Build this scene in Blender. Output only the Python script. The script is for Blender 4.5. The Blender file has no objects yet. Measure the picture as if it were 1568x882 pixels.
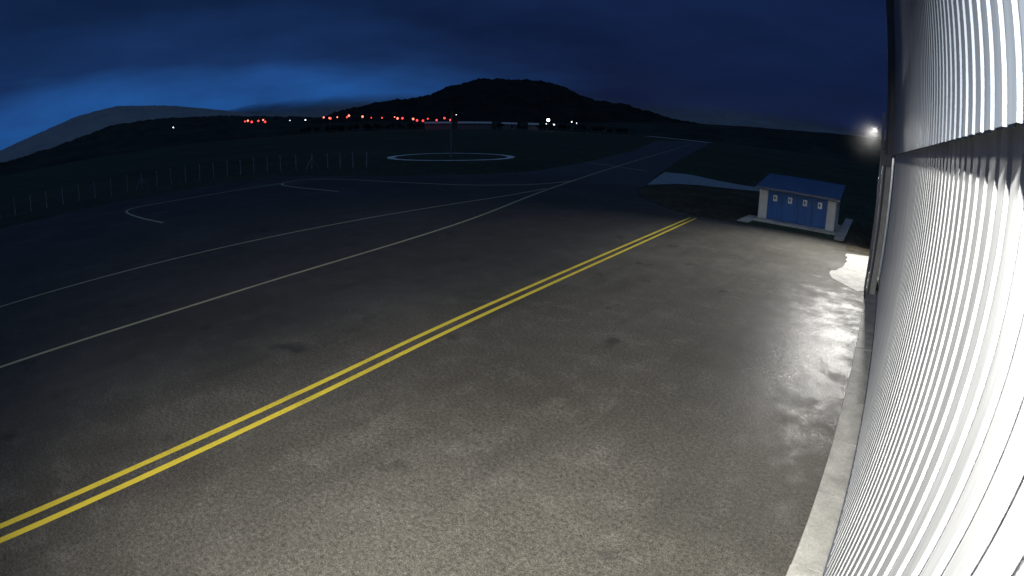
import bpy, bmesh, math, random
import numpy as np
from mathutils import Vector, Matrix, noise
random.seed(4)
sc=bpy.context.scene
sc.view_settings.view_transform='Standard'
sc.view_settings.look='None'
sc.view_settings.exposure=0

# ------------------------------------------------------------ helpers
def link(o,parent=None):
    sc.collection.objects.link(o)
    if parent: o.parent=parent
    return o
def empty(name,loc=(0,0,0)):
    e=bpy.data.objects.new(name,None); e.location=loc; e.empty_display_size=.3
    return link(e)
def meshobj(name,verts,faces,mat=None,parent=None,smooth=False,loc=None):
    me=bpy.data.meshes.new(name); me.from_pydata([tuple(v) for v in verts],[],faces); me.update()
    o=bpy.data.objects.new(name,me)
    if mat: me.materials.append(mat)
    if smooth:
        for p in me.polygons: p.use_smooth=True
    if loc: o.location=loc
    return link(o,parent)
class MB:
    """small mesh builder collecting boxes / prisms / tubes"""
    def __init__(s): s.v=[]; s.f=[]
    def add(s,v,f):
        n=len(s.v); s.v+=[tuple(q) for q in v]; s.f+=[tuple(i+n for i in q) for q in f]
    def box(s,x0,x1,y0,y1,z0,z1):
        s.add([(x0,y0,z0),(x1,y0,z0),(x1,y1,z0),(x0,y1,z0),(x0,y0,z1),(x1,y0,z1),(x1,y1,z1),(x0,y1,z1)],
              [(0,3,2,1),(4,5,6,7),(0,1,5,4),(1,2,6,5),(2,3,7,6),(3,0,4,7)])
    def tube(s,a,b,r0,r1=None,n=8):
        r1=r0 if r1 is None else r1
        a=Vector(a);b=Vector(b);d=(b-a).normalized()
        u=d.orthogonal().normalized(); w=d.cross(u)
        v=[]
        for c,r in((a,r0),(b,r1)):
            for i in range(n):
                t=2*math.pi*i/n; v.append(c+u*math.cos(t)*r+w*math.sin(t)*r)
        f=[(i,(i+1)%n,n+(i+1)%n,n+i) for i in range(n)]+[tuple(range(n-1,-1,-1)),tuple(range(n,2*n))]
        s.add(v,f)
    def ball(s,c,r,n=8,m=6):
        v=[];f=[]
        for j in range(m+1):
            ph=math.pi*j/m
            for i in range(n):
                t=2*math.pi*i/n
                v.append((c[0]+r*math.sin(ph)*math.cos(t),c[1]+r*math.sin(ph)*math.sin(t),c[2]+r*math.cos(ph)))
        for j in range(m):
            for i in range(n):
                f.append((j*n+i,(j+1)*n+i,(j+1)*n+(i+1)%n,j*n+(i+1)%n))
        s.add(v,f)
    def obj(s,name,mat,parent=None,bevel=0,smooth=False):
        o=meshobj(name,s.v,s.f,mat,parent,smooth)
        if bevel:
            b=o.modifiers.new('b','BEVEL'); b.width=bevel; b.segments=2
        return o
def poly(name,pts,z,mat,parent=None,jit=0):
    bm=bmesh.new()
    P=[]
    n=len(pts)
    for i in range(n):
        a=Vector(pts[i]);b=Vector(pts[(i+1)%n])
        L=(b-a).length; k=max(1,int(L/.5)) if jit else 1
        for j in range(k):
            q=a.lerp(b,j/k)
            if jit:
                q=q+Vector((noise.noise(Vector((q.x*1.3,q.y*1.3,3)))*jit,noise.noise(Vector((q.x*1.3,q.y*1.3,9)))*jit))
            P.append(q)
    vs=[bm.verts.new((p.x,p.y,z)) for p in P]
    f=bm.faces.new(vs)
    bm.normal_update()
    if f.normal.z<0: f.normal_flip()
    bmesh.ops.triangulate(bm,faces=[q for q in bm.faces if len(q.verts)>4])
    me=bpy.data.meshes.new(name); bm.to_mesh(me); bm.free()
    me.materials.append(mat)
    return link(bpy.data.objects.new(name,me),parent)
def catmull(pts,step=1.0):
    P=[Vector((*p,)) for p in pts]
    P=[P[0]*2-P[1]]+P+[P[-1]*2-P[-2]]
    out=[]
    for i in range(1,len(P)-2):
        k=max(2,int((P[i+1]-P[i]).length/step))
        for j in range(k):
            t=j/k
            a,b,c,d=P[i-1],P[i],P[i+1],P[i+2]
            out.append(.5*((2*b)+(c-a)*t+(2*a-5*b+4*c-d)*t*t+(3*b-a-3*c+d)*t**3))
    out.append(P[-2]); return out
def stripe(name,pts,w,z,mat,parent=None,step=1.0,smooth=True,rough=.12):
    c=catmull(pts,step) if smooth else [Vector(p) for p in pts]
    v=[];f=[]
    for i,p in enumerate(c):
        t=(c[min(i+1,len(c)-1)]-c[max(i-1,0)]).normalized()
        nrm=Vector((-t.y,t.x))
        ww=w/2*(1+rough*noise.noise(Vector((p.x*2,p.y*2,0))))
        a=p+nrm*ww;b=p-nrm*ww
        v+=[(a.x,a.y,z),(b.x,b.y,z)]
        if i: f.append((2*i-2,2*i-1,2*i+1,2*i))
    return meshobj(name,v,f,mat,parent)

def mat(name,color=(.5,.5,.5),rough=.6,metal=0,spec=.5):
    m=bpy.data.materials.new(name); m.use_nodes=True
    b=m.node_tree.nodes['Principled BSDF']
    b.inputs['Base Color'].default_value=(*color,1); b.inputs['Roughness'].default_value=rough
    b.inputs['Metallic'].default_value=metal; b.inputs['Specular IOR Level'].default_value=spec
    return m
class NT:
    def __init__(s,tree): s.t=tree; s.n=tree.nodes
    def new(s,k,**kw):
        n=s.n.new(k)
        for a,b in kw.items(): setattr(n,a,b)
        return n
    def l(s,a,b): s.t.links.new(a,b)
    def noise(s,vec,scale,detail=4,rough=.55):
        n=s.new('ShaderNodeTexNoise'); n.inputs['Scale'].default_value=scale
        n.inputs['Detail'].default_value=detail; n.inputs['Roughness'].default_value=rough
        if vec: s.l(vec,n.inputs['Vector'])
        return n.outputs['Fac']
    def ramp(s,fac,stops):
        r=s.new('ShaderNodeValToRGB'); e=r.color_ramp.elements
        while len(e)<len(stops): e.new(.5)
        for q,(p,c) in zip(e,stops):
            q.position=p; q.color=(*c,1) if len(c)==3 else c
        s.l(fac,r.inputs[0]); return r.outputs[0]
    def mr(s,v,a,b,c,d,smooth=False):
        n=s.new('ShaderNodeMapRange'); 
        if smooth: n.interpolation_type='SMOOTHSTEP'
        for i,q in zip((1,2,3,4),(a,b,c,d)): n.inputs[i].default_value=q
        s.l(v,n.inputs[0]); return n.outputs[0]
    def math(s,op,a,b=None):
        n=s.new('ShaderNodeMath',operation=op)
        for i,q in enumerate((a,b)):
            if q is None: continue
            if isinstance(q,(int,float)): n.inputs[i].default_value=q
            else: s.l(q,n.inputs[i])
        return n.outputs[0]
    def mix(s,f,a,b,blend='MIX'):
        n=s.new('ShaderNodeMix',data_type='RGBA',blend_type=blend)
        for i,q in ((0,f),(6,a),(7,b)):
            if isinstance(q,(int,float)): n.inputs[i].default_value=q
            elif isinstance(q,tuple): n.inputs[i].default_value=(*q,1)
            else: s.l(q,n.inputs[i])
        return n.outputs[2]
    def bump(s,h,strength,dist,nrm=None):
        n=s.new('ShaderNodeBump'); n.inputs['Strength'].default_value=strength; n.inputs['Distance'].default_value=dist
        s.l(h,n.inputs['Height'])
        if nrm: s.l(nrm,n.inputs['Normal'])
        return n.outputs[0]
    def pos(s): return s.new('ShaderNodeNewGeometry').outputs['Position']
    def mapv(s,v,sc_=(1,1,1),loc=(0,0,0),rot=(0,0,0)):
        n=s.new('ShaderNodeMapping'); n.inputs['Scale'].default_value=sc_; n.inputs['Location'].default_value=loc; n.inputs['Rotation'].default_value=rot
        s.l(v,n.inputs['Vector']); return n.outputs[0]

# ------------------------------------------------------------ materials
def m_asphalt():
    m=mat('asphalt'); T=NT(m.node_tree); b=T.n['Principled BSDF']; p=T.pos()
    big=T.noise(p,.13,3,.6); mid=T.noise(p,.9,5,.7); fine=T.noise(p,11,3,.8); grit=T.noise(p,38,1,.7)
    streak=T.noise(T.mapv(p,(.7,.13,1),(0,0,0),(0,0,.5)),1.1,3,.6)
    col=T.ramp(big,[(.3,(.064,.060,.050)),(.5,(.088,.082,.070)),(.72,(.112,.104,.089))])
    col=T.mix(T.mr(mid,.50,.74,0,.6),col,(.155,.146,.128))
    col=T.mix(T.mr(streak,.52,.72,0,.5),col,(.054,.051,.046))
    g=T.mr(fine,.3,.7,.42,1.62); g2=T.mr(grit,.25,.75,.42,1.7)
    n=T.new('ShaderNodeVectorMath',operation='SCALE'); T.l(col,n.inputs[0]); T.l(T.math('MULTIPLY',g,g2),n.inputs[3])
    sp=T.noise(p,.55,2,.5)
    col=T.mix(T.mr(sp,.67,.74,0,.55),n.outputs[0],(.02,.02,.02))
    # darker asphalt away from the hangar, paler and bluish along the far taxiway
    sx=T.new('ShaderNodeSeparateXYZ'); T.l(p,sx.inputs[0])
    outer=T.mr(T.math('ADD',sx.outputs[0],T.math('MULTIPLY',big,6)),-16,-9,.5,0,True)
    col=T.mix(outer,col,(.034,.037,.042))
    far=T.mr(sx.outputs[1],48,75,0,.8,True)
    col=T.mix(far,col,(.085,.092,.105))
    T.l(col,b.inputs['Base Color'])
    # wetness: drip zone by the hangar plus scattered damp patches
    q=T.mapv(p,(1/3.2,1/9.5,0),(1.8/3.2,-19/9.5,0))
    ln=T.new('ShaderNodeVectorMath',operation='LENGTH'); T.l(q,ln.inputs[0])
    drip=T.mr(T.math('ADD',ln.outputs['Value'],T.math('MULTIPLY',T.math('SUBTRACT',mid,.5),2.8)),1.5,.1,0,1,True)
    damp=T.mr(big,.50,.70,0,.3,True)
    fw=T.math('MAXIMUM',drip,damp)
    r=T.math('ADD',T.mr(fw,0,1,.74,.38),T.mr(fine,.3,.7,-.14,.16))
    T.l(r,b.inputs['Roughness'])
    T.l(T.mr(fw,0,1,.18,.25),b.inputs['Specular IOR Level'])
    h=T.math('ADD',T.math('MULTIPLY',fine,.6),T.math('MULTIPLY',grit,.4))
    T.l(T.bump(mid,.2,.06,T.bump(h,.85,.025)),b.inputs['Normal'])
    return m
def m_grass(name='grass',stops=((.030,.044,.032),(.048,.064,.044),(.072,.080,.056))):
    m=mat(name); T=NT(m.node_tree); b=T.n['Principled BSDF']; p=T.pos()
    big=T.noise(p,.02,5,.7); f=T.noise(p,1.4,4,.8); mid=T.noise(p,.25,3,.6)
    col=T.ramp(T.math('ADD',T.math('MULTIPLY',big,.6),T.math('MULTIPLY',mid,.4)),[(.35,stops[0]),(.5,stops[1]),(.65,stops[2])])
    n=T.new('ShaderNodeVectorMath',operation='SCALE'); T.l(col,n.inputs[0]); T.l(T.mr(f,.3,.7,.4,1.8),n.inputs[3])
    T.l(n.outputs[0],b.inputs['Base Color']); b.inputs['Roughness'].default_value=.95
    b.inputs['Specular IOR Level'].default_value=.05
    T.l(T.bump(f,.9,.15),b.inputs['Normal']); return m
def m_concrete(name,c=(.36,.35,.32),rough=.75,var=.35):
    m=mat(name); T=NT(m.node_tree); b=T.n['Principled BSDF']; p=T.pos()
    a=T.noise(p,1.1,4,.7); f=T.noise(p,24,2,.7)
    k=T.math('MULTIPLY',T.mr(a,.3,.7,1-var,1+var*.6),T.mr(f,.3,.7,.82,1.15))
    n=T.new('ShaderNodeVectorMath',operation='SCALE'); n.inputs[0].default_value=c; T.l(k,n.inputs[3])
    T.l(n.outputs[0],b.inputs['Base Color']); b.inputs['Roughness'].default_value=rough
    b.inputs['Specular IOR Level'].default_value=.3
    T.l(T.bump(f,.4,.01),b.inputs['Normal']); return m
def m_paint(name,c,wear=.5,under=(.06,.056,.05),rough=.6):
    m=mat(name); T=NT(m.node_tree); b=T.n['Principled BSDF']; p=T.pos()
    a=T.noise(p,.7,3,.6); f=T.noise(p,20,2,.8)
    k=T.math('ADD',T.math('MULTIPLY',a,.5),T.math('MULTIPLY',f,.5))
    col=T.mix(T.mr(k,.54-.1*wear,.74-.1*wear,0,.4+.4*wear),c,under)
    T.l(col,b.inputs['Base Color']); b.inputs['Roughness'].default_value=rough
    T.l(T.bump(f,.4,.008),b.inputs['Normal']); return m
def m_clad(name,c,rough=.5,spec=.4):
    m=mat(name,spec=spec); T=NT(m.node_tree); b=T.n['Principled BSDF']; p=T.pos()
    a=T.noise(T.mapv(p,(1,1.3,.35)),1.0,4,.65); s=T.noise(T.mapv(p,(6,7,.4)),1.2,3,.7)
    k=T.math('MULTIPLY',T.mr(a,.3,.7,.80,1.05),T.mr(s,.35,.8,1.04,.74))
    n=T.new('ShaderNodeVectorMath',operation='SCALE'); n.inputs[0].default_value=c; T.l(k,n.inputs[3])
    T.l(n.outputs[0],b.inputs['Base Color'])
    T.l(T.mr(s,.3,.7,rough-.08,rough+.12),b.inputs['Roughness'])
    T.l(T.bump(a,.15,.05),b.inputs['Normal']); return m
def m_forest(name,c,c2,scale=.05,fade=None):
    m=mat(name); T=NT(m.node_tree); b=T.n['Principled BSDF']; p=T.pos()
    a=T.noise(p,scale,5,.75)
    T.l(T.ramp(a,[(.35,c),(.65,c2)]),b.inputs['Base Color']); b.inputs['Roughness'].default_value=1
    b.inputs['Specular IOR Level'].default_value=0
    if fade:   # upper slopes turned transparent to imitate low cloud
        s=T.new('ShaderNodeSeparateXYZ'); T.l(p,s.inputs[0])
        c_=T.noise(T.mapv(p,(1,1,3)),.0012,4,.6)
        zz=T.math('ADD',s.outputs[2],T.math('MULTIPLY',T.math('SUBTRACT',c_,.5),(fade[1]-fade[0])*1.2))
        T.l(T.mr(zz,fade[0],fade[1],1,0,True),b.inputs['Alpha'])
    return m
def m_emit(name,c,s):
    m=bpy.data.materials.new(name); m.use_nodes=True; t=m.node_tree; t.nodes.clear()
    e=t.nodes.new('ShaderNodeEmission'); e.inputs[0].default_value=(*c,1); e.inputs[1].default_value=s
    o=t.nodes.new('ShaderNodeOutputMaterial'); t.links.new(e.outputs[0],o.inputs[0]); return m
ASPH=m_asphalt(); GRASS=m_grass(); DRY=m_grass('dry_grass',((.04,.038,.028),(.065,.058,.042),(.10,.088,.065)))
CONC=m_concrete('concrete',(.50,.49,.45)); CONC2=m_concrete('concrete_path',(.34,.38,.42),.6)
YEL=m_paint('yellow_paint',(.88,.68,.06),.28); FADE=m_paint('faded_paint',(.50,.49,.30),.35,rough=.7); WHITE=m_paint('white_paint',(.8,.82,.82),.1)
CLADL=m_clad('white_cladding',(.80,.82,.84),.6,.25); CLADU=m_clad('upper_cladding',(.30,.35,.43),.7,.15)
STEEL=m_clad('painted_steel',(.13,.15,.19)); GALV=m_clad('galvanised_steel',(.32,.34,.36)); PIER=m_concrete('pier_render',(.5,.5,.48),.7,.25)
BLUE=m_clad('blue_door',(.04,.15,.44)); BROOF=m_clad('blue_roof',(.06,.13,.28),.4); RENDER=m_concrete('white_render',(.74,.74,.71),.8,.12)
DARK=mat('dark_metal',(.03,.03,.035),.5,.3); PAPER=mat('notice_sheet',(.85,.87,.87),.5)
POST=m_concrete('concrete_post',(.36,.38,.40),.8,.3)

# ------------------------------------------------------------ ground
gv=[];gf=[]
rings=[0,20,60,120,250,500,1000,2000,4000,9000]; N=64
gv.append((0,0,-.03))
for r in rings[1:]:
    for i in range(N):
        t=2*math.pi*i/N; gv.append((r*math.cos(t),r*math.sin(t),-.03))
for i in range(N): gf.append((0,1+i,1+(i+1)%N))
for k in range(len(rings)-2):
    a=1+k*N;b=a+N
    for i in range(N): gf.append((a+i,b+i,b+(i+1)%N,a+(i+1)%N))
meshobj('ground',gv,gf,GRASS)

apron=[(.9,-40),(.9,45.2),(-2.4,45.4),(-3.3,45.9),(-11.5,45.0),(-15.8,45.1),(-18.6,46.8),(-21.5,49.5),(-24.8,53),(-27,57.2),
       (-29.2,65),(-34.1,79),(-51.4,134),(-118,356),(-172,530),(-190,530),(-155,356),(-78,162),(-55.2,94),(-49,70),(-48.2,63.5),(-50,56),(-57.4,47.2),
       (-66,42.5),(-74.9,39.5),(-75.2,14.5),(-74,-4),(-74,-40)]
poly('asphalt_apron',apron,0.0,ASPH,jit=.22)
poly('dry_grass_patch',[(-11.2,45.3),(-15.8,45.3),(-18.6,47.0),(-21.4,49.7),(-24.7,53.2),(-26.9,57.4),(-28.6,64.5),(-26.8,71.2),(-21.9,73.8),(-16.3,77),(-9,76.8),(-9,60),(-11.1,55)],-.012,DRY,jit=.35)
poly('concrete_path',[(-29.1,64.7),(-33,77),(-36.4,88.1),(-34,89.6),(-31.9,89.7),(-28.5,87),(-25.6,84.7),(-22,83.2),(-18.2,82.5),(-9,82),(-9,77),(-16.3,77.2),(-19,75.5),(-21.9,74),(-25,73),(-27.2,71)],.02,CONC2,jit=.15)
poly('runway_strip',[(-276,592),(-176,532),(-171,545),(-272,610)],.04,WHITE)
poly('concrete_pad',[(-1.7,40.5),(.2,41.2),(.24,30.2),(-.3,29.8),(-.8,30.2),(-2.0,31.7),(-2.3,33),(-2.0,34.0),(-1.5,35.8),(-1.5,38)],.012,CONC,jit=.25)
poly('grass_verge',[(-1.8,41.6),(.2,41.6),(.2,58),(-2.2,58),(-2.2,46)],.03,DRY,jit=.2)
mb=MB(); y=-12.0
while y<29.2:
    mb.box(.2+random.uniform(-.01,.01),.88,y,y+2.485,-.05,.10+random.uniform(-.006,.006)); y+=2.5
mb.obj('hangar_kerb',CONC,bevel=.02)

# ------------------------------------------------------------ markings
yc=[(-10.7,-12),(-11.15,-3),(-11.98,5.65),(-12.75,12),(-13.3,17.9),(-14.15,29),(-15.25,44)]
e=empty('yellow_double_line')
for dx,n in((-.26,'line_outer'),(.26,'line_inner')):
    stripe(n,[(a+dx*(1 if b<40 else .9),b) for a,b in yc],.2,.004,YEL,e)
stripe('taxiway_centerline',[(-21.5,-14),(-21.9,-2.5),(-23.0,9.9),(-26.4,27.6),(-34.6,51.9),(-49.9,100.7),(-84,212),(-127,352)],.22,.004,FADE)
stripe('taxi_lead_line',[(-31.5,-14),(-31.9,-2.6),(-32.8,11.3),(-33.2,24.6),(-33.3,40),(-34.2,49.5)],.2,.006,FADE)
stripe('parking_guide_line',[(-48.4,12.9),(-54.5,12.2),(-60.5,12.0),(-63.6,12.6),(-64.6,14.6),(-64.4,21.7),(-64.9,34.3)],.3,.004,FADE)
stripe('parking_guide_line',[(-49.6,33.2),(-58.6,32.9),(-63.5,33.6),(-65.8,36),(-65,39.2),(-60.4,41.2),(-50.2,43.0),(-41.8,46.2),(-37.5,52.5),(-37,60)],.28,.006,FADE)
stripe('holding_position_line',[(-55,92.5),(-47,89.5),(-39,86.5)],.35,.005,FADE)
c=[( -81.6+12.6*math.cos(t),83+12.6*math.sin(t)) for t in [2*math.pi*i/96 for i in range(97)]]
stripe('white_ground_circle',c,1.5,.01,WHITE,smooth=False,rough=.5)

e=empty('windsock_mast',(-81.6,83,0))
mb=MB(); mb.tube((0,0,0),(0,0,9.6),.10,.06); mb.tube((0,0,9.6),(0,0,9.9),.03)
for k in range(3):
    t=k*2.094; mb.tube((math.cos(t)*1.6,math.sin(t)*1.6,0),(0,0,5),.015)
mb.box(-.3,.3,-.3,.3,0,.15)
mb.obj('pole',GALV,e)
v=[];f=[]
for j in range(9):
    s=j/8; r=.28*(1-s*.45)
    for i in range(10):
        t=2*math.pi*i/10; v.append((.3+.15*s+r*math.cos(t)*(1-s*.4),r*math.sin(t)*(1-.3*s),9.5-s*2.2+.1*math.sin(i+j)))
for j in range(8):
    for i in range(10): f.append((j*10+i,j*10+(i+1)%10,(j+1)*10+(i+1)%10,(j+1)*10+i))
meshobj('limp_sock',v,f,mat('sock_cloth',(.2,.08,.04),.9),e,True)

# ------------------------------------------------------------ fence
e=empty('perimeter_fence')
line=[(-92,-30),(-90.4,-4.9),(-89.4,18),(-89.7,36.6),(-85.8,45.3),(-80,51.5),(-72.9,54.5)]
pts=[]
for a,b in zip(line[:-1],line[1:]):
    a=Vector(a);b=Vector(b);k=max(1,round((b-a).length/2.7))
    pts+=[a.lerp(b,i/k) for i in range(k)]
pts.append(Vector(line[-1]))
mb=MB(); wb=MB()
for i,p in enumerate(pts):
    h=2.25+random.uniform(-.08,.08); lx=random.uniform(-.07,.07); ly=random.uniform(-.07,.07)
    mb.tube((p.x,p.y,-.05),(p.x+lx,p.y+ly,h),.085,.07,6)
    mb.tube((p.x+lx,p.y+ly,h),(p.x+lx-.2,p.y+ly,h+.3),.07,.04,6)
    if i%12==6:
        mb.tube((p.x,p.y+1.2,0),(p.x,p.y,1.9),.05,.05,6); mb.tube((p.x,p.y-1.2,0),(p.x,p.y,1.9),.05,.05,6)
    if i:
        q=pts[i-1]
        for z in (.15,.8,1.45,2.1): wb.tube((q.x,q.y,z),(p.x,p.y,z),.006,.006,3)
mb.obj('posts',POST,e); wb.obj('wires',STEEL,e)

# ------------------------------------------------------------ shed
e=empty('blue_door_shed')
x0,x1,y0,y1=-10.9,-3.6,49.7,54.8
mb=MB()
mb.box(x0,x0+.8,y0,y0+.35,.1,2.95)
mb.box(x1-.8,x1,y0,y0+.35,.1,2.95)
mb.box(x0,x0+.25,y0+.35,y1,.1,3.05); mb.box(x1-.25,x1,y0+.35,y1,.1,3.05)
mb.box(x0+.25,x1-.25,y1-.25,y1,.1,3.7)
for xx in (x0,x1-.25):
    mb.add([(xx,y0+.35,3.05),(xx+.25,y0+.35,3.05),(xx+.25,y1,3.05),(xx,y1,3.05),(xx,y0+.4,3.06),(xx+.25,y0+.4,3.06),(xx+.25,y1,3.78),(xx,y1,3.78)],
           [(0,3,2,1),(4,5,6,7),(0,1,5,4),(1,2,6,5),(2,3,7,6),(3,0,4,7)])
mb.obj('walls',RENDER,e,bevel=.015)
mb=MB(); dw=(x1-x0-1.6)/4
for i in range(4):
    a=x0+.8+i*dw
    mb.box(a+.015,a+dw-.015,y0+.10,y0+.16,.14,2.62)
    for j in range(6):
        xx=a+.12+j*(dw-.24)/5
        mb.box(xx-.02,xx+.02,y0+.075,y0+.10,.18,2.58)
mb.obj('doors',BLUE,e)
mb=MB(); mb.box(x0+.8,x1-.8,y0+.05,y0+.3,2.63,2.93); mb.obj('lintel',BLUE,e)
mb=MB(); mb2=MB()
for i in range(4):
    a=x0+.8+(i+.5)*dw
    mb.box(a-.2,a+.2,y0+.045,y0+.07,1.82,2.38)
    mb2.box(a-.1,a+.02,y0+.035,y0+.045,2.0,2.22); mb2.box(a+.5,a+.53,y0+.03,y0+.075,1.0,1.25)
mb.obj('door_notices',PAPER,e); mb2.obj('notice_print_and_handles',DARK,e)
v=[];f=[]; n=40
for i in range(n*4+1):
    k=i%4; xx=-11.25+8.0*i/(n*4); zz=(.0,.0,.035,.035)[k]
    v+=[(xx,49.15,2.93+zz),(xx,55.3,3.93+zz),(xx,49.15,2.86),(xx,55.3,3.86)]
    if i:
        a=4*(i-1);b=4*i; f+=[(a,b,b+1,a+1),(a+2,a+3,b+3,b+2),(a,a+2,b+2,b)]
meshobj('roof',v,f,BROOF,e)
mb=MB(); mb.box(-11.27,-3.23,49.09,49.147,2.80,2.99); mb.box(-11.31,-11.252,49.15,55.3,2.75,2.86)
mb.tube((-11.25,49.03,2.84),(-3.25,49.03,2.8),.06); mb.tube((-3.45,49.03,2.8),(-3.45,49.6,0.1),.04)
mb.obj('gutter_and_fascia',STEEL,e)
mb=MB()
mb.box(x0-.1,x1+.35,48.3,y1+.3,-.05,.10)
mb.box(-3.2,-2.35,46.0,62,-.05,.07); mb.box(-12.0,-11.02,46.4,51,-.05,.07)
mb.obj('slab',CONC,e,bevel=.02)

# ------------------------------------------------------------ hangar
e=empty('corrugated_hangar')
def clad(name,xo,depth,ya,yb,za,zb,mat_,pitch=.38,ph=0.0):
    v=[];f=[];y=ya+ph;prof=[(0,0),(.60,0),(.66,depth),(.94,depth)]
    L=[]
    while y<yb:
        for o_,d in prof: L.append((y+o_*pitch,xo+d))
        y+=pitch
    for i,(yy,xx) in enumerate(L):
        v+=[(xx,yy,za),(xx,yy,zb)]
        if i: f.append((2*i-2,2*i,2*i+1,2*i-1))
    o=meshobj(name,v,f,mat_,e)
    s=o.modifiers.new('s','SOLIDIFY'); s.thickness=.004; s.offset=0
    return o
clad('lower_cladding',.90,.062,-12,29.4,.14,7.9,CLADL)
clad('upper_cladding',.78,.06,-12,29.4,7.33,15.8,CLADU,.38,.1)
clad('end_lower_cladding',.92,.055,31,46,.14,7.9,CLADU)
clad('end_upper_cladding',.82,.06,31,46,7.33,15.8,CLADU)
mb=MB()
mb.box(.975,30,-12,46,-.1,15.6)
mb.obj('core_walls',STEEL,e)
mb=MB(); mb.box(.62,30.2,-12.2,46.2,15.8,16.1); mb.box(.86,.97,-12,46,15.6,15.798); mb.obj('roof_edge',STEEL,e)
mb=MB(); mb.box(.87,.97,-12,29.4,.02,.138); mb.box(.85,.895,-12,29.4,7.45,7.6); mb.obj('base_flashing',STEEL,e)
mb=MB(); mb.box(.22,.73,29.45,30.0,0,7.2); mb.box(.30,.80,33.2,33.8,0,7.0); mb.box(.25,.78,44.6,45.4,0,7.1)
mb.obj('door_piers',PIER,e,bevel=.02)
mb=MB(); mb.box(.30,.73,29.45,30.1,7.21,15.7); mb.box(.34,.79,33.2,33.8,7.02,15.7); mb.box(.15,.55,30.2,30.5,7.0,7.5)
mb.box(.12,.72,29.2,29.44,6.7,7.3); mb.tube((.35,29.3,0.05),(.35,29.3,12),.06); mb.box(.05,.2,31,31.2,.0,9.5)
mb.box(.02,.18,30.9,31.3,5.2,6.0); mb.box(.1,.5,30.6,31.0,1.0,2.0)
mb.obj('steel_posts',STEEL,e)

# ------------------------------------------------------------ lamps
LENS=m_emit('lamp_glass',(1,.98,.92),2.0)
def flood(name,loc,target,power,size,color,reach,spread):
    p=Vector(loc); r=empty(name,loc)
    d=(Vector(target)-p).normalized(); q=d.to_track_quat('-Z','Y').to_matrix().to_4x4()
    mb=MB(); s=size/2+.05
    mb.box(-s,s,-s*.8,s*.8,.02,.14)
    for i in range(7): 
        yy=-s*.7+i*s*.233; mb.box(-s*.9,s*.9,yy-.008,yy+.008,.141,.2)
    mb.box(-s-.02,s+.02,-s*.8-.02,-s*.8,-.01,.14); mb.box(-s-.02,s+.02,s*.8,s*.8+.02,-.01,.14)
    mb.box(-s-.02,-s,-s*.8,s*.8,-.01,.14); mb.box(s,s+.02,-s*.8,s*.8,-.01,.14)
    o=mb.obj('housing',DARK,r); o.matrix_local=q
    mb=MB(); mb.ball((0,0,0),1,16,10)
    g=mb.obj('glass',LENS,r,smooth=True); g.matrix_local=q@Matrix.Translation((0,0,.02))@Matrix.Diagonal((s*.45,s*.35,.06,1))
    mb=MB(); bk=(q.to_3x3()@Vector((0,0,1)))*.2
    mb.tube(bk,(reach*.6,0,bk.z+.1),.03); mb.tube((reach*.6,0,bk.z+.1),(reach,0,bk.z-.1),.03); mb.box(reach-.04,reach,-.12,.12,bk.z-.3,bk.z+.1)
    mb.obj('bracket',STEEL,r)
    L=bpy.data.lights.new('light','AREA'); L.energy=power; L.shape='RECTANGLE'; L.size=size; L.size_y=size*.75; L.color=color; L.spread=math.radians(spread)
    lo=bpy.data.objects.new('light',L); link(lo,r); lo.matrix_local=q@Matrix.Translation((0,0,-.065))
    return r
flood('wall_floodlight',(-.1,-1.1,9.9),(-4.5,6.8,0),1600,.35,(1,.97,.90),.86,116)
flood('wall_floodlight',(-.55,45.6,9.25),(-5,24,0),2600,.4,(1,.98,.93),1.35,125)
# ball of thin haze added to give the far lamp a halo
hz=bpy.data.materials.new('lamp_haze'); hz.use_nodes=True; T=NT(hz.node_tree); T.n.clear()
tc=T.new('ShaderNodeTexCoord'); ln=T.new('ShaderNodeVectorMath',operation='LENGTH'); T.l(tc.outputs['Object'],ln.inputs[0])
d_=T.math('POWER',T.mr(ln.outputs['Value'],0,3.0,1,0),2.0); vs=T.new('ShaderNodeVolumeScatter'); T.l(T.math('MULTIPLY',d_,.005),vs.inputs['Density'])
oo=T.new('ShaderNodeOutputMaterial'); T.l(vs.outputs[0],oo.inputs['Volume'])
mb=MB(); mb.ball((0,0,0),3.0,20,14); o=mb.obj('lamp_halo_haze',hz,smooth=True); o.location=(-.9,45.0,8.6)

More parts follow.
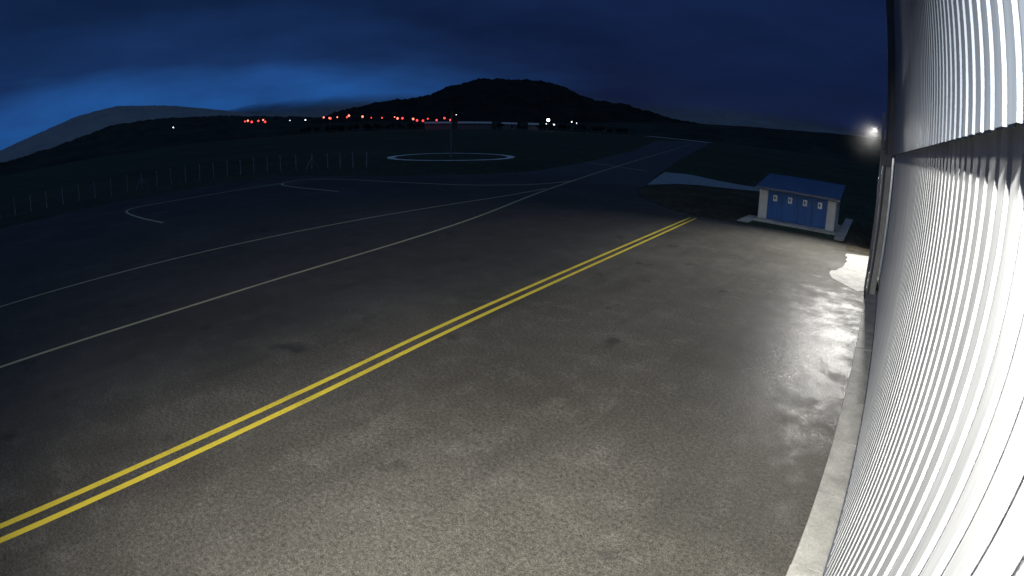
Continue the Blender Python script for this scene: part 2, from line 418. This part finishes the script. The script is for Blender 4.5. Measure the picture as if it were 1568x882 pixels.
# ------------------------------------------------------------ hills
def ridge(name,prof,D,wid,m,step=.12,bump=0,zseed=0,base=-5):
    az=[p[0] for p in prof]; el=[p[1] for p in prof]
    A=np.arange(az[0],az[-1]+step/2,step)
    E=np.interp(A,az,el)
    k=max(3,int(1.2/step)); ker=np.hanning(k+2)[1:-1]; ker/=ker.sum()
    E=np.convolve(np.pad(E,(k,k),'edge'),ker,'same')[k:-k]
    rad=[-1,-.8,-.6,-.42,-.26,-.12,0,.3,.7,1]
    v=[];f=[]
    for i,(a,el_) in enumerate(zip(A,E)):
        H=7+D*math.tan(math.radians(el_))
        a_=math.radians(a)
        for j,r in enumerate(rad):
            s=max(0,math.cos(r*math.pi/2))**1.3 if abs(r)<1 else 0
            d=D+r*wid*(1+.15*noise.noise(Vector((a*.3,r,zseed))))
            z=base+(H-base)*s
            if bump and s>0:
                q=Vector((math.sin(a_)*d,math.cos(a_)*d,zseed))
                z+=bump*(noise.noise(q*.035)+.8*noise.noise(q*.11))*min(1,s*3)
                if 0<abs(r)<1: z+=bump*3*noise.noise(q*.008)*(1-s)
            v.append((math.sin(a_)*d,math.cos(a_)*d,z))
        if i:
            n=len(rad)
            for j in range(n-1):
                p0=(i-1)*n+j; f.append((p0,p0+n,p0+n+1,p0+1))
    return meshobj(name,v,f,m,None,True)
FOR=m_forest('forest_dark',(.012,.016,.017),(.034,.039,.038),.02)
FORM=m_forest('forest_mist',(.25,.27,.30),(.32,.34,.37),.006)  # mist over the slopes is put into this pale base colour
FORL=m_forest('hill_far_mist',(.22,.23,.26),(.28,.29,.32),.003,(100,240))  # distance haze mixed into the colour, crest fades out
FIELD=m_forest('field_dark',(.030,.038,.036),(.055,.064,.056),.02)
ridge('wooded_hill',[(-60,.2),(-58,1.0),(-55.3,1.7),(-51.9,2.3),(-47.9,2.7),(-46.6,3.0),(-45.5,3.5),(-44,4.0),(-41.6,4.6),(-38,4.6),(-35.3,4.55),(-33,4.0),(-31,3.0),(-28.5,2.6),(-26.6,2.5),(-22.6,1.5),(-17,.8),(-10,.2)],1500,520,FOR,.1,5,1)
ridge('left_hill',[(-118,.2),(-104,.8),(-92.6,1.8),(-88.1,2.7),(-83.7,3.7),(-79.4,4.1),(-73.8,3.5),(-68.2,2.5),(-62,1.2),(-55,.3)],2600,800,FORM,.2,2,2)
ridge('low_hill',[(-96,.2),(-86,1.2),(-80,2.3),(-75,2.35),(-68,1.9),(-60,1.2),(-50,.3)],1900,400,FIELD,.2,4,6)
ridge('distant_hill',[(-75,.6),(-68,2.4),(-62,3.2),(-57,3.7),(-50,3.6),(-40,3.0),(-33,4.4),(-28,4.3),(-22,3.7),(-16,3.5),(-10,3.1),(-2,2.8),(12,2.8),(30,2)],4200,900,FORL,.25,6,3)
ridge('field_rise',[(-140,1.2),(-100,.8),(-92,.7),(-71,.95),(-58,.45),(-44,.15),(-32,.25),(-24,.9),(-17,1.2),(-10,1.5),(-3,1.9),(10,2.2),(30,2)],900,260,FIELD,.15,.8,4,-2)

# ------------------------------------------------------------ distant lights / buildings
def at(az,el,D): 
    a=math.radians(az); return Vector((math.sin(a)*D,math.cos(a)*D,7+D*math.tan(math.radians(el))))
def lamps(name,L,D,r,m,n=10):
    e=empty(name); a=MB(); b=MB()
    for az,el in L:
        p=at(az,el,D); rr=r*random.uniform(.6,1.25)
        a.ball(p,rr,n,n); b.tube((p.x,p.y,-1),(p.x,p.y,p.z-rr),.15,.1,5)
    a.obj('lamp_heads',m,e,smooth=True); b.obj('lamp_posts',STEEL,e)
RED=m_emit('red_lamp',(1,.05,.05),3.0); ORG=m_emit('orange_lamp',(1,.22,.14),2.8); WHT=m_emit('white_lamp',(.9,.95,1),4)
lamps('distant_red_lights',[(-65.8,1.15),(-65.1,1.05),(-64.4,1.1),(-63.7,.95),(-56.9,.85),(-55.2,.9),(-52.7,.75),(-51.6,.7),(-49.5,.6),(-48.0,.35),(-47.4,.3),(-46.9,.5),(-46.0,.35),(-45.2,.55),(-44.6,.35)],620,1.0,RED)
lamps('distant_orange_lights',[(-65.5,1.2),(-63.9,1.15),(-57.6,1.0),(-57.0,.9),(-56.2,.95),(-55.0,1.05),(-53.6,.9),(-50.3,.75),(-50.0,.6),(-48.4,.5)],620,1.0,ORG)
lamps('distant_white_lights',[(-73.4,1.3),(-61.1,.9),(-59.5,.85),(-34.8,.1),(-34.0,.05),(-32.2,.4),(-44.0,.9),(-31.7,.3)],620,.6,WHT)
lamps('floodlight_mast',[(-34.6,.5)],600,1.5,m_emit('bright_lamp',(1,.97,.9),14),16)
def longb(name,a0,a1,D,h,m1,m2):
    e=empty(name); p=at(a0,0,D);q=at(a1,0,D); d=(q-p).normalized(); n=Vector((d.y,-d.x,0))
    if n.dot(-p)<0: n=-n
    L=(Vector((q.x,q.y,0))-Vector((p.x,p.y,0))).length
    def P(u,w,z): s=Vector((p.x,p.y,0))+d*u-n*w; return (s.x,s.y,z)
    bz=4
    meshobj('walls',[P(0,0,bz-6),P(L,0,bz-6),P(L,12,bz-6),P(0,12,bz-6),P(0,0,bz+h),P(L,0,bz+h),P(L,12,bz+h),P(0,12,bz+h)],[(0,1,5,4),(1,2,6,5),(2,3,7,6),(3,0,4,7)],m1,e)
    meshobj('roof',[P(-.6,-.6,bz+h),P(L+.6,-.6,bz+h),P(L+.6,6,bz+h+2.2),P(-.6,6,bz+h+2.2),P(L+.6,12.6,bz+h),P(-.6,12.6,bz+h)],[(0,1,2,3),(3,2,4,5),(0,3,5),(1,4,2)],m2,e)
    wb=[];wf=[]
    k=int(L/4)
    for i in range(k):
        u=1.5+i*4; s=len(wb)
        wb+=[P(u,-.05,bz+1),P(u+2,-.05,bz+1),P(u+2,-.05,bz+2.2),P(u,-.05,bz+2.2)]; wf.append((s,s+1,s+2,s+3))
    meshobj('windows',wb,wf,DARK,e)
WB=m_concrete('barn_wall',(.18,.19,.20),.8,.2); RB=m_concrete('barn_roof',(.55,.57,.6),.8,.2)
longb('industrial_building',-47.2,-44.5,640,3,WB,RB); longb('industrial_building',-43.8,-40.4,640,3,WB,RB)
longb('industrial_building',-39.3,-37.8,660,2.5,WB,RB); longb('industrial_building',-36.6,-35.6,640,2.5,WB,RB)
tm=MB()
for i in range(150):
    az=random.choice([random.uniform(-60,-47),random.uniform(-41,-26)])
    p=at(az,0,random.uniform(640,760)); h=random.uniform(3,8); r=h*.35
    zb=1
    tm.tube((p.x,p.y,zb-3),(p.x,p.y,zb+h*.5),.3,.15,5)
    for k in range(5):
        tm.ball((p.x+random.uniform(-r,r),p.y+random.uniform(-r,r),zb+h*random.uniform(.4,.9)),r*random.uniform(.4,.75),6,4)
tm.obj('distant_tree_line',FOR)

# ------------------------------------------------------------ world
w=bpy.data.worlds.new('World'); sc.world=w; w.use_nodes=True
T=NT(w.node_tree); bg=T.n['Background']
g=T.new('ShaderNodeTexCoord').outputs['Generated']
sx=T.new('ShaderNodeSeparateXYZ'); T.l(g,sx.inputs[0])
cl=T.noise(T.mapv(g,(1.5,1.5,8)),1.2,3,.5); cl2=T.noise(T.mapv(g,(1.2,1.2,4),(4,2,1),(.15,.1,0)),1.8,5,.55)
z=T.math('ADD',sx.outputs[2],T.math('MULTIPLY',T.math('SUBTRACT',cl,.5),.16))
left=T.ramp(z,[(0,(.012,.068,.23)),(.055,(.014,.084,.295)),(.095,(.013,.066,.235)),(.14,(.008,.030,.108)),(.22,(.006,.020,.072)),(.5,(.005,.015,.052))])
right=T.ramp(z,[(0,(.0062,.0120,.041)),(.1,(.0054,.0110,.041)),(.22,(.005,.013,.051)),(.5,(.005,.013,.048))])
nx=T.math('MULTIPLY',sx.outputs[0],-1.0)
fac=T.mr(T.math('ADD',nx,T.math('MULTIPLY',T.math('SUBTRACT',cl2,.5),.4)),.46,1.0,0,1,True)
col=T.mix(fac,right,left)
sc_=T.new('ShaderNodeVectorMath',operation='SCALE'); T.l(col,sc_.inputs[0]); T.l(T.mr(cl2,.3,.7,.72,1.28),sc_.inputs[3])
sky=T.new('ShaderNodeTexSky',sky_type='NISHITA'); sky.sun_disc=False; sky.sun_elevation=math.radians(-4); sky.sun_rotation=math.radians(-95)
col=T.mix(.004,sc_.outputs[0],sky.outputs[0],'ADD')
T.l(col,bg.inputs['Color']); bg.inputs['Strength'].default_value=1.0
s=bpy.data.lights.new('ambient_fill','SUN'); s.energy=.26; s.angle=math.radians(60); s.color=(.38,.66,1)  # soft blue fill added to lift the ambient, not a real sun
so=link(bpy.data.objects.new('ambient_fill',s)); so.rotation_euler=Vector((-.25,.3,-.92)).to_track_quat('-Z','Y').to_euler()

# ------------------------------------------------------------ camera (wide webcam lens)
cd=bpy.data.cameras.new('camera'); cam=link(bpy.data.objects.new('camera',cd)); sc.camera=cam
cd.type='PANO'; cd.sensor_fit='HORIZONTAL'; cd.lens=10.5; cd.sensor_width=10.5*1568/850; cd.clip_end=30000; cd.clip_start=.05
p,r,a=math.radians(17),math.radians(1.24),math.radians(37.93)
R0=Vector((math.cos(a),math.sin(a),0)); U0=Vector((-math.sin(a)*math.sin(p),math.cos(a)*math.sin(p),math.cos(p)))
R=R0*math.cos(r)+U0*math.sin(r); U=-R0*math.sin(r)+U0*math.cos(r); B=R.cross(U)
M=Matrix((R,U,B)).transposed().to_4x4(); M.translation=Vector((0,0,7)); cam.matrix_world=M
